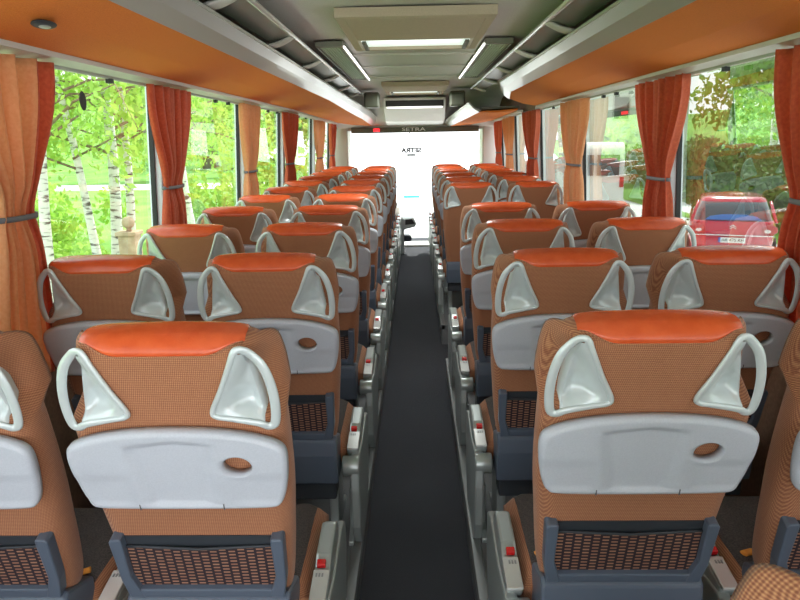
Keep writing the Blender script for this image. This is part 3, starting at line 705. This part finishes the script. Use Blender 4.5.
curtain(1, 8.9, 9.9, 1.50, 1.0, 't', 5, 'tan curtain fifth from the camera on the right', 0.5, 0.0, 11)
curtain(1, 10.25, 10.95, 1.50, 1.0, 'r', 5, 'red curtain nearest the windscreen on the right', 0.4, 0.0, 12)

# ------------------------------------------------------------------ front of the coach
struct(MB().box(CX - 1.3, CX - 1.06, 11.0, 11.6, 0.9, 2.1).build('trim_front_pillar', M['trim'], bevel=0.02))
struct(MB().box(CX + 1.06, CX + 1.3, 11.0, 11.6, 0.9, 2.1).build('trim_front_pillar', M['trim'], bevel=0.02))
struct(MB().box(CX - 1.3, CX + 1.3, 11.02, 11.6, 1.86, 2.5).build('wall_front', M['ceiling']))
# header board with the lettering
t = empty('header_board', (CX, 11.0, 1.875), 'black header board over the windscreen with pale SETRA lettering', 'sign board')
mb = MB(); mb.box(-1.0, 1.0, -0.03, 0.02, -0.055, 0.03); mb.build('board', M['olive'], t, bevel=0.008)
def text(body, size, loc, rot, m, name, parent, sx=1.0, ext=0.001, align='CENTER', bold=0.0):
    cu = bpy.data.curves.new(name, 'FONT'); cu.body = body; cu.size = size; cu.extrude = ext; cu.offset = bold; cu.align_x = align; cu.align_y = 'CENTER'
    ob = bpy.data.objects.new(name, cu); COL.objects.link(ob)
    dg = bpy.context.evaluated_depsgraph_get(); dg.update()
    me = bpy.data.meshes.new_from_object(ob.evaluated_get(dg)); bpy.data.objects.remove(ob)
    me.materials.clear(); me.materials.append(m)
    o = bpy.data.objects.new(name, me); COL.objects.link(o); o.location = loc; o.rotation_euler = rot; o.scale = (sx, 1, 1)
    if parent: o.parent = parent
    return o
text('SETRA', 0.075, (-0.02, -0.034, -0.008), (R(90), 0, 0), M['white'], 'board_lettering', t, 1.75)
t2 = empty('stop_lamp', (-0.60, 10.95, 1.865), 'small glowing red sign lamp at the left of the header board', 'lamp')
mb = MB(); mb.box(-0.05, 0.05, -0.02, 0.02, -0.025, 0.025); mb.build('lamp_lens', M['red_lamp'], t2, bevel=0.008)
# dark boxes either side
for sg, lab in ((-1, 'dark olive equipment box under the ceiling above the left rack end'), (1, 'dark olive equipment box under the ceiling above the right rack end')):
    mb = MB(); mb.box(CX + sg * 0.545 - 0.095, CX + sg * 0.545 + 0.095, 8.95, 9.28, 2.12, 2.305); tag(mb.build('equipment_box', M['olive'], bevel=0.02), lab, 'box')
t = empty('roof_console', (CX, 9.75, 2.14), 'wide pale ceiling console with a dark slot at the front', 'console')
mb = MB(); mb.prism([(0, 0.0), (0, 0.14), (1.22, -0.06), (1.22, -0.21), (0.5, -0.17)], -0.43, 0.43, 'x'); mb.build('console_body', M['white'], t, bevel=0.01)
mb = MB(); mb.box(-0.40, 0.40, -0.01, 0.01, 0.02, 0.10); mb.build('console_slot', M['ink'], t)
mb = MB(); mb.box(-0.38, 0.38, -0.012, 0.01, -0.005, 0.012); mb.build('console_lamp', M['light'], t)
# windscreen
mb = MB(); mb.box(CX - 1.08, CX + 1.08, 11.05, 11.055, 0.03, 1.86); o = mb.build('window_windscreen', M['windscreen']); struct(o)
mb = MB(); mb.box(CX - 1.3, CX + 1.3, 11.05, 11.5, -0.06, 0.03); struct(mb.build('wall_front_lower', M['trim']))
# badge on the windscreen seen mirrored, hanging pennant wire
t = empty('windscreen_badge', (-0.06, 10.98, 1.545), 'small dark hanging badge high in the white windscreen', 'badge')
b = text('SETRA', 0.10, (0, 0, 0.0), (R(90), 0, R(180)), M['ink'], 'badge_lettering', t, 1.1, 0.003, bold=0.005)
mb = MB(); mb.box(-0.07, 0.07, -0.004, 0.004, -0.085, -0.055); mb.build('badge_bar', M['ink'], t)
mb = MB(); mb.tube([(0, 0, 0.05), (-0.03, 0.01, 0.29)], 0.005, 6); mb.build('badge_cord', M['ink'], t)
# dashboard, wheel, driver's seat, guide console
t = empty('dashboard', (CX, 10.75, 0.0), 'pale dashboard under the windscreen, washed out by daylight', 'dashboard')
mb = MB(); mb.prism([(-0.05, 0.30), (-0.02, 0.58), (0.08, 0.68), (0.26, 0.66), (0.28, 0.30)], -1.2, -0.25, 'x'); mb.build('driver_binnacle', M['white'], t, bevel=0.02)
mb = MB(); mb.prism([(0.10, 0.30), (0.10, 0.52), (0.28, 0.56), (0.28, 0.30)], 0.35, 1.2, 'x'); mb.build('dash_top', M['white'], t, bevel=0.02)
t = empty('steering_wheel', (-0.52, 10.55, 0.74), 'black steering wheel in front of the pale dashboard', 'steering wheel')
mb = MB(); pts = [(0.22 * math.cos(a), 0.22 * math.sin(a) * 0.9, 0.1 * math.sin(a)) for a in np.linspace(0, 2 * math.pi, 32, endpoint=False)]; mb.tube(pts, 0.016, 8, closed=True); mb.build('wheel_rim', M['ink'], t)
mb = MB(); mb.ball((0, 0, 0), 0.06, 8, sc=(1, 1, 0.4)); mb.tube([(-0.21, 0, 0), (0.21, 0, 0)], 0.014, 6); mb.tube([(0, 0, 0), (0, 0.2, -0.25)], 0.03, 8); mb.build('wheel_hub', M['slate_dark'], t)
t = empty('instrument_console', (-0.262, 10.3, 0.0), 'rounded grey and black console standing at the end of the aisle, left', 'console')
mb = MB(); mb.prism([(0.0, 0.0), (0.0, 0.50), (0.05, 0.56), (0.22, 0.56), (0.27, 0.46), (0.25, 0.42), (0.08, 0.38), (0.08, 0.0)], 0, 0.30, 'y'); 
o = mb.build('console_body', M['metal'], t, bevel=0.02); 
mb = MB(); mb.prism([(0.10, 0.455), (0.10, 0.54), (0.20, 0.545), (0.245, 0.47)], -0.006, 0.0, 'y'); mb.build('console_screen', M['ink'], t)
mb = MB(); mb.prism([(0.08, 0.20), (0.08, 0.29), (0.16, 0.29), (0.20, 0.25), (0.18, 0.20)], -0.01, 0.2, 'y'); mb.build('pedal_box', M['slate_dark'], t, bevel=0.01)

# ------------------------------------------------------------------ outside
GZ = -1.12
mb = MB(); mb.prism([(-90, -20), (-3.4, -20), (-3.4, 22), (-19, 120), (-90, 120)], GZ - 0.1, GZ, 'z'); tag(mb.build('ground_meadow', M['meadow']), kind='structure')
mb = MB(); mb.box(-3.4, 90, -20, 140, GZ - 0.12, GZ - 0.02); tag(mb.build('ground_paving', M['paving']), kind='structure')
mb = MB(); mb.box(-90, -8, 43, 49, GZ - 0.01, GZ + 0.02); tag(mb.build('ground_path', M['gravel']), kind='structure')

def leaves(mb, centres, n, size, seed, squash=(1, 1, 1), droop=0.3):
    rs = np.random.RandomState(seed); C = np.array(centres)
    k = rs.randint(0, len(C), n); d = rs.normal(size=(n, 3)); d /= np.linalg.norm(d, axis=1)[:, None]
    rad = C[k, 3] * rs.uniform(0.25, 1.0, n) ** 0.5; p = C[k, :3] + d * rad[:, None] * np.array(squash)
    a = rs.normal(size=(n, 3)); a[:, 2] -= droop; a /= np.linalg.norm(a, axis=1)[:, None]
    b = np.cross(a, rs.normal(size=(n, 3))); b /= np.linalg.norm(b, axis=1)[:, None]
    s = size * rs.uniform(0.6, 1.3, n)[:, None]
    q = np.stack([p - a * s, p + b * s * 0.5, p + a * s, p - b * s * 0.5], 1).reshape(-1, 3)
    o = len(mb.v); mb.v += [tuple(map(float, r)) for r in q]; mb.f += [(o + 4 * i, o + 4 * i + 1, o + 4 * i + 2, o + 4 * i + 3) for i in range(n)]
    mb.fm += [0] * n; mb.sm += [False] * n
def fol_build(mb, name, m, parent):
    me = bpy.data.meshes.new(name); me.from_pydata(mb.v, [], mb.f); me.materials.append(m); me.update()
    o = bpy.data.objects.new(name, me); COL.objects.link(o); o.parent = parent; return o
def birch(x, y, h, r, lean, label, seed, leafn=4200):
    t = empty('birch_tree', (x, y, GZ), label, 'tree', 'birches on the meadow edge')
    rs = np.random.RandomState(seed); mb = MB()
    pts = []; rad = []
    for i in range(15):
        q = i / 14; pts.append((lean[0] * q + 0.05 * math.sin(q * 9 + seed), lean[1] * q + 0.05 * math.cos(q * 7 + seed), h * q)); rad.append(r * (1 - 0.8 * q) * (1 + 0.35 * (1 - min(q * 8, 1))))
    mb.tube(pts, rad, 12); mb.build('trunk', M['bark'], t)
    br = MB(); cen = []
    for k in range(22):
        q = rs.uniform(0.30, 0.97); a = rs.uniform(0, 2 * math.pi); ln = (1.3 + 1.5 * rs.rand()) * (1.15 - 0.6 * q)
        b0 = Vector(pts[0]) * 0 + Vector((lean[0] * q, lean[1] * q, h * q)); e = b0 + Vector((math.cos(a) * ln, math.sin(a) * ln, 0.25 * ln)); e2 = e + Vector((math.cos(a) * 0.4, math.sin(a) * 0.4, -0.5))
        br.tube([b0, (b0 + e) / 2 + Vector((0, 0, 0.12)), e, e2], [r * 0.28, r * 0.2, r * 0.1, r * 0.04], 5)
        for f in (0.45, 0.75, 1.0): c = b0.lerp(e, f); cen.append((c.x, c.y, c.z, 0.42 + 0.2 * rs.rand()))
        cen.append((e2.x, e2.y, e2.z - 0.3, 0.4))
    br.build('branches', M['bark_brown'], t)
    lf = MB(); leaves(lf, cen, leafn, 0.065, seed, (1, 1, 1.25), 0.8); fol_build(lf, 'foliage', M['birch_leaf'], t)
birch(-5.08, 9.2, 8.5, 0.085, (0.1, 0.3), 'white birch trunk just right of the tan curtain at the left', 3)
birch(-4.78, 10.4, 8.0, 0.075, (-1.3, 0.2), 'slim birch leaning left in the big left window', 4)
birch(-4.97, 11.0, 9.0, 0.105, (0.2, 0.1), 'thickest white birch trunk upright in the big left window', 5)
birch(-5.08, 11.6, 8.5, 0.085, (0.5, 0.4), 'birch close behind the right side of the thickest birch trunk', 6)
birch(-5.3, 16.0, 8.5, 0.10, (-0.3, 0.1), 'birch showing in the second left window between curtains', 8)
birch(-5.6, 23.0, 9.0, 0.10, (0.3, 0.1), 'birch farther along the meadow, in the third left window', 9)
def tree(x, y, h, w, label, seed, m='tree_leaf', n=5200, size=0.22, nm='meadow_tree', grp='leafy trees beyond the meadow'):
    t = empty(nm, (x, y, GZ), label, 'tree', grp); rs = np.random.RandomState(seed)
    mb = MB(); mb.tube([(0, 0, 0), (0.1, 0, h * 0.3), (0, 0.1, h * 0.62)], [w * 0.07, w * 0.055, w * 0.03], 8); mb.build('trunk', M['bark_brown'], t)
    cen = []
    for k in range(26):
        d = rs.normal(size=3); d /= np.linalg.norm(d); q = rs.rand() ** 0.4
        cen.append((d[0] * w * 0.42 * q, d[1] * w * 0.42 * q, h * 0.52 + d[2] * h * 0.36 * q, w * 0.2))
    lf = MB(); leaves(lf, cen, n, size, seed); fol_build(lf, 'foliage', M[m], t)
LT = [(-14, 26, 9, 8), (-21, 30, 10, 9), (-20, 54, 13, 11), (-32, 56, 14, 12), (-45, 58, 15, 13), (-10.5, 62, 13, 9), (-60, 60, 16, 14), (-22, 74, 15, 13)]
wh = ['bushy tree in front of the path at its right end', 'bushy tree in front of the path towards the left', 'tall tree beyond the path, behind the leaning birch', 'broad tree beyond the path near the left curtain', 'broad far tree left of the others beyond the path', 'tall tree beyond the path seen past the second curtain', 'farthest left tree of the tree line', 'tree at the back of the tree line']
for i, ((x, y, h, w), lb) in enumerate(zip(LT, wh)):
    if i < 2: continue
    tree(x, y, h, w, 'leafy green ' + lb, 20 + i)
# hillside closing the view on the left
mb = MB(); P = []
for i in range(26):
    row = []
    for j in range(20):
        x = -19 - i * 4; y = 62 + j * 4 ; row.append((x, y, GZ + 13 * sstep(j / 15) * sstep((i + 2) / 6) + 0.8 * math.sin(i * 1.7) * math.cos(j * 1.3) * min(1, j / 3)))
    P.append(row)
mb.grid(P, 0, True); tag(mb.build('ground_hillside', M['meadow']), kind='structure')
# bushes in the meadow edge
def bush(x, y, h, w, label, seed, m='tree_leaf', n=2500, size=0.07, nm='bush', grp=None):
    t = empty(nm, (x, y, GZ), label, 'bush', grp); rs = np.random.RandomState(seed)
    cen = [(rs.uniform(-w, w), rs.uniform(-w, w) * 0.6, rs.uniform(0.2, 0.8) * h, h * 0.35) for k in range(14)]
    lf = MB(); leaves(lf, cen, n, size, seed); fol_build(lf, 'foliage', M[m], t)
    mb = MB()
    for k in range(5): a = rs.uniform(0, 6.28); mb.tube([(0, 0, 0), (math.cos(a) * w * 0.5, math.sin(a) * w * 0.4, h * 0.7)], [0.02, 0.006], 5)
    mb.build('stems', M['bark_brown'], t)
bush(-6.6, 12.5, 1.2, 0.9, 'low green bush behind the fence under the leaning birch', 41, 'birch_leaf')
bush(-9.8, 18, 1.7, 1.6, 'rounded bush in the meadow left of the birch trunks', 42, 'birch_leaf', size=0.1)
bush(-5.9, 20.0, 1.9, 1.3, 'green bush low in the second left window', 43, 'birch_leaf', size=0.1)
bush(-5.2, 26.5, 2.6, 1.6, 'dense bush beside the meadow, past the second curtain', 44, 'birch_leaf', size=0.12)
# gate post and low fence
t = empty('gate_post', (-4.40, 10.3, GZ), 'weathered wooden gate post with a ball on top, right of the birch trunks', 'post')
mb = MB(); mb.box(-0.13, 0.13, -0.13, 0.13, 0, 1.48); mb.build('post_shaft', M['wood'], t, bevel=0.01)
mb = MB(); mb.box(-0.16, 0.16, -0.16, 0.16, 1.48, 1.54); mb.build('post_cap', M['wood'], t, bevel=0.01)
mb = MB(); mb.tube([(0, 0, 1.54), (0, 0, 1.6)], 0.04, 10); mb.ball((0, 0, 1.67), 0.095, 10); mb.build('post_ball', M['wood'], t)
t = empty('picket_fence', (-4.6, 10.35, GZ), 'low dark green picket fence at the foot of the birches', 'fence'); t.rotation_euler = (0, 0, R(196) - math.pi)
mb = MB(); mb.box(-3.4, 0, -0.015, 0.015, 0.35, 0.40); mb.box(-3.4, 0, -0.015, 0.015, 1.0, 1.05); mb.build('fence_rails', M['fence'], t)
for k in range(30):
    mb = MB(); x = -0.05 - k * 0.113; mb.prism([(x - 0.02, 0.0), (x + 0.02, 0.0), (x + 0.02, 1.15), (x, 1.2), (x - 0.02, 1.15)], -0.035, -0.015, 'y'); mb.build('picket', M['fence'], t)

# right hand side: hedge bank, houses, parked cars
mb = MB(); P = []
for i in range(30):
    x0 = 9.5 + i * 2; row = []
    for j in range(30): y = 17 + j * 3; row.append((x0, y, GZ + 0.0 + 5.0 * sstep((x0 - 11) / 22) + 0.3 * math.sin(i * 1.3 + j) * min(1, i / 4)))
    P.append(row)
mb.grid(P, 0, True); tag(mb.build('ground_bank', M['meadow']), kind='structure')
hd = [(11.0, 21.5, 'dark hedge bush added behind the red car in place of a dark reflection'), (12.6, 31, 'dark filler hedge bush left of the red car'), (15.5, 26, 'dark filler hedge bush farther back on the right bank')]  # dark row added to stand in for the seat reflection behind the car
for i, (x, y, lb) in enumerate(hd): bush(x, y, 2.6, 2.4, lb, 60 + i, 'filler_hedge_leaf', 4500, 0.12, 'filler_hedge_bush', 'filler hedge bushes along the car park')
tree(20, 38, 11, 9, 'broad tree on the green bank outside the right windows', 71, 'tree_leaf', nm='bank_tree', grp='trees on the right bank')
tree(34, 46, 12, 10, 'tree on the bank towards the right edge of the window', 72, 'tree_leaf', nm='bank_tree', grp='trees on the right bank')
def house(x, y, w, d, h, rot, label, roof=True):
    t = empty('house', (x, y, GZ), label, 'house', 'buildings by the car park'); t.rotation_euler = (0, 0, rot)
    mb = MB(); mb.box(-w / 2, w / 2, -d / 2, d / 2, 0, h); mb.build('house_walls', M['render_wall'], t)
    mb = MB(); mb.prism([(-d / 2 - 0.5, h), (d / 2 + 0.5, h), (0, h + d * 0.32)], -w / 2 - 0.4, w / 2 + 0.4, 'x'); mb.build('roof', M['roof_tile'], t)
    for s in (-1, 1):
        for a in np.linspace(-w / 2 + 1.5, w / 2 - 1.5, max(2, int(w / 3))):
            for z in ([1.0, 3.7] if h > 5 else [1.0]):
                f = MB(); f.box(a - 0.55, a + 0.55, s * d / 2 - 0.06, s * d / 2 + 0.06, z, z + 1.4); wd = f.build('house_window', M['trim'], t)
                p = MB(); p.box(a - 0.46, a + 0.46, s * d / 2 - 0.075, s * d / 2 + 0.075, z + 0.09, z + 1.31); p.build('window_glazing', M['dark_glass'], wd)
house(11, 46, 9, 9, 6.2, R(14), 'white rendered house ahead on the right, behind the far right windows')

# car
def car(x, y, rot, paint, label, red=False):
    t = empty('car', (x, y, GZ), label, 'car'); t.rotation_euler = (0, 0, rot)
    # rear of the car faces -y; profile along y
    mb = MB(); secs = []
    prof = [  # (z, y_rear, y_front, half width)
        (0.28, 0.10, 4.0, 0.80), (0.42, 0.02, 4.1, 0.86), (0.62, 0.0, 4.12, 0.88), (0.85, 0.04, 4.05, 0.885), (0.98, 0.10, 3.6, 0.87), (1.02, 0.14, 3.2, 0.84)]
    rings = []
    for z, a, b, hw in prof:
        ring = []; 
        for k in range(32):
            an = 2 * math.pi * k / 32; cx_, sx = math.cos(an), math.sin(an); e = 0.35
            ring.append((hw * math.copysign(abs(cx_) ** e, cx_), (a + b) / 2 + (b - a) / 2 * math.copysign(abs(sx) ** e, sx), z))
        rings.append(ring)
    mb.grid(rings, 0, True, cv=True); mb.add(rings[0], [tuple(range(32))]); mb.add(rings[-1], [tuple(range(32))[::-1]]); mb.build('car_body', paint, t)
    gh = [(1.00, 0.16, 3.1, 0.83), (1.20, 0.30, 2.8, 0.76), (1.40, 0.46, 2.4, 0.68)]; rf = [(1.40, 0.46, 2.4, 0.68), (1.47, 0.52, 2.2, 0.63), (1.50, 0.75, 2.0, 0.50)]
    for nm, pr, m in (('car_windows', gh, M['car_glass']), ('car_roof', rf, paint)):
        q = MB(); rings = []
        for z, a, b, hw in pr:
            ring = []
            for k in range(32):
                an = 2 * math.pi * k / 32; cx_, sx = math.cos(an), math.sin(an); e = 0.35
                ring.append((hw * math.copysign(abs(cx_) ** e, cx_), (a + b) / 2 + (b - a) / 2 * math.copysign(abs(sx) ** e, sx), z))
            rings.append(ring)
        q.grid(rings, 0, True, cv=True); q.add(rings[-1], [tuple(range(32))[::-1]]); q.build(nm, m, t)
    for s in (-1, 1):
        p = MB(); p.tube([(s * 0.82, 0.17, 1.0), (s * 0.70, 0.44, 1.42)], 0.035, 6); p.build('rear_post', paint, t)
        l = MB(); l.ball((s * 0.70, 0.05, 0.86), 0.13, 10, sc=(1.2, 0.5, 0.85)); tl = l.build('tail_lamp', M['tail'], t)
        l = MB(); l.ball((s * 0.66, -0.005, 0.84), 0.05, 8, sc=(1.3, 0.6, 0.8)); l.build('lamp_lens', M['tail_clear'], tl)
        for yy in (0.75, 3.3):
            w = MB(); w.cyl((s * 0.80, yy, 0.31), (1, 0, 0), 0.31, 0.2, 24); wh_ = w.build('wheel', M['rubber'], t, bevel=0.02)
            w = MB(); w.cyl((s * 0.90, yy, 0.31), (1, 0, 0), 0.19, 0.03, 20); w.build('wheel_hub', M['chrome'], wh_)
    sh = MB(); sh.prism([(-0.55, 1.04), (0.55, 1.04), (0.45, 1.12), (0.2, 1.16), (-0.2, 1.16), (-0.45, 1.12)], 0.175, 0.20, 'y'); sh.build('rear_window_reflection', M['car_blue'], t)  # blue reflection on the rear window, built as a coloured panel
    st = MB(); st.tube([(-0.80, 0.04, 0.735), (-0.5, 0.0, 0.735), (0.5, 0.0, 0.735), (0.80, 0.04, 0.735)], 0.013, 6); st.build('chrome_strip', M['chrome'], t)
    ch = MB()
    for z in (0.865, 0.905): ch.tube([(-0.07, -0.0, z), (0, -0.01, z + 0.05), (0.07, -0.0, z)], 0.011, 6)
    ch.build('chevron_badge', M['chrome'], t)
    pl = MB(); pl.box(-0.26, 0.26, -0.03, -0.01, 0.58, 0.69); p = pl.build('number_plate', M['plate'], t)
    q = MB(); q.box(-0.26, -0.22, -0.032, -0.012, 0.58, 0.69); q.build('plate_band', M['eu_blue'], p)
    text('AR 475 RH', 0.095, (0.02, -0.034, 0.635), (R(90), 0, 0), M['ink'], 'plate_lettering', p, 1.0)
    bm = MB(); bm.box(-0.8, 0.8, -0.02, 0.1, 0.30, 0.46); bm.build('bumper', paint, t, bevel=0.04)
    return t
cr = car(6.7, 14.5, R(-22), M['car_red'], 'red hatchback parked outside the big right window, seen from behind')
mb = MB()
# parked white van farther forward on the right
t = empty('van', (6.2, 24, GZ), 'white van parked ahead outside the right windows, behind the third curtain', 'van'); t.rotation_euler = (0, 0, R(-8))
mb = MB(); mb.prism([(-0.0, 0.45), (0.05, 1.0), (0.15, 2.4), (0.4, 2.6), (4.0, 2.6), (4.6, 1.7), (5.4, 1.35), (5.5, 0.45)], -1.0, 1.0, 'x'); mb.build('van_body', M['white'], t, bevel=0.06)
mb = MB(); mb.box(-0.8, -0.06, -0.02, 0.12, 1.5, 2.2); mb.box(0.06, 0.8, -0.02, 0.12, 1.5, 2.2); mb.build('rear_windows', M['dark_glass'], t)
mb = MB(); mb.box(-1.01, -0.99, 0.5, 3.9, 1.55, 2.2); mb.build('side_windows', M['dark_glass'], t)
for s in (-1, 1):
    l = MB(); l.box(s * 0.9 - 0.07, s * 0.9 + 0.07, 0.0, 0.08, 1.1, 1.45); l.build('tail_lamp', M['tail'], t)
    for yy in (1.1, 4.5): w = MB(); w.cyl((s * 0.9, yy, 0.34), (1, 0, 0), 0.34, 0.22, 24); w.build('wheel', M['rubber'], t)
# small turquoise car-park marker and shop signs
mb = MB(); mb.box(-0.4, 0.4, -0.03, 0.03, 0, 0.12); o = mb.build('banner', M['teal'], loc=(-0.2, 34, GZ + 0.0)); tag(o, 'low turquoise banner far ahead through the windscreen', 'banner')

# ------------------------------------------------------------------ light, camera
w = bpy.data.worlds.new('World'); S.world = w; w.use_nodes = True; nt = w.node_tree
bg = nt.nodes['Background']; tc = nt.nodes.new('ShaderNodeTexCoord'); sx = nt.nodes.new('ShaderNodeSeparateXYZ'); cr_ = nt.nodes.new('ShaderNodeValToRGB')
nt.links.new(tc.outputs['Generated'], sx.inputs[0]); nt.links.new(sx.outputs[2], cr_.inputs[0]); nt.links.new(cr_.outputs[0], bg.inputs[0])
cr_.color_ramp.elements[0].color = (0.98, 0.98, 1.0, 1); cr_.color_ramp.elements[1].color = (0.80, 0.90, 1.0, 1)
bg.inputs[1].default_value = 1.5
sun = bpy.data.lights.new('sun', 'SUN'); sun.energy = 4.5; sun.angle = R(2); sun.color = (1, 0.96, 0.88)
so = bpy.data.objects.new('sun', sun); COL.objects.link(so)
az, el = R(22), R(50); d = Vector((math.sin(az) * math.cos(el), math.cos(az) * math.cos(el), math.sin(el)))
so.rotation_euler = d.to_track_quat('Z', 'Y').to_euler(); so.location = (5, 5, 20)
# area lamps added below the skylight panes stand in for their daylight
def area(name, loc, rot, sx_, sy, e, c=(1, 0.97, 0.92)):
    l = bpy.data.lights.new(name, 'AREA'); l.shape = 'RECTANGLE'; l.size = sx_; l.size_y = sy; l.energy = e; l.color = c
    o = bpy.data.objects.new(name, l); COL.objects.link(o); o.location = loc; o.rotation_euler = rot; return o
area('skylight', (CX, 4.4, 2.27), (0, 0, 0), 0.66, 0.3, 10, (0.95, 1, 0.98))
area('skylight', (CX, 8.8, 2.27), (0, 0, 0), 0.66, 0.3, 10, (0.95, 1, 0.98))

cam = bpy.data.cameras.new('cam'); co = bpy.data.objects.new('cam', cam); COL.objects.link(co); S.camera = co
cam.sensor_fit = 'HORIZONTAL'; cam.sensor_width = 36; cam.lens = 680 * 36 / 800; cam.clip_start = 0.05; cam.clip_end = 500
roll = R(1.0); ax_, ay_ = 15 * math.cos(roll) + 161 * math.sin(roll), 15 * math.sin(roll) - 161 * math.cos(roll)
p = math.atan(-ay_ / 680); yaw = math.atan(ax_ / (680 / math.cos(p)))
co.location = (0, 0, 1.72); co.rotation_euler = (Matrix.Rotation(yaw, 3, 'Z') @ Matrix.Rotation(math.pi / 2 - p, 3, 'X') @ Matrix.Rotation(-roll, 3, 'Z')).to_euler()
S.view_settings.view_transform = 'Standard'; S.view_settings.look = 'None'; S.view_settings.gamma = 1.0; S.view_settings.use_curve_mapping = False
S.view_settings.exposure = 1.0
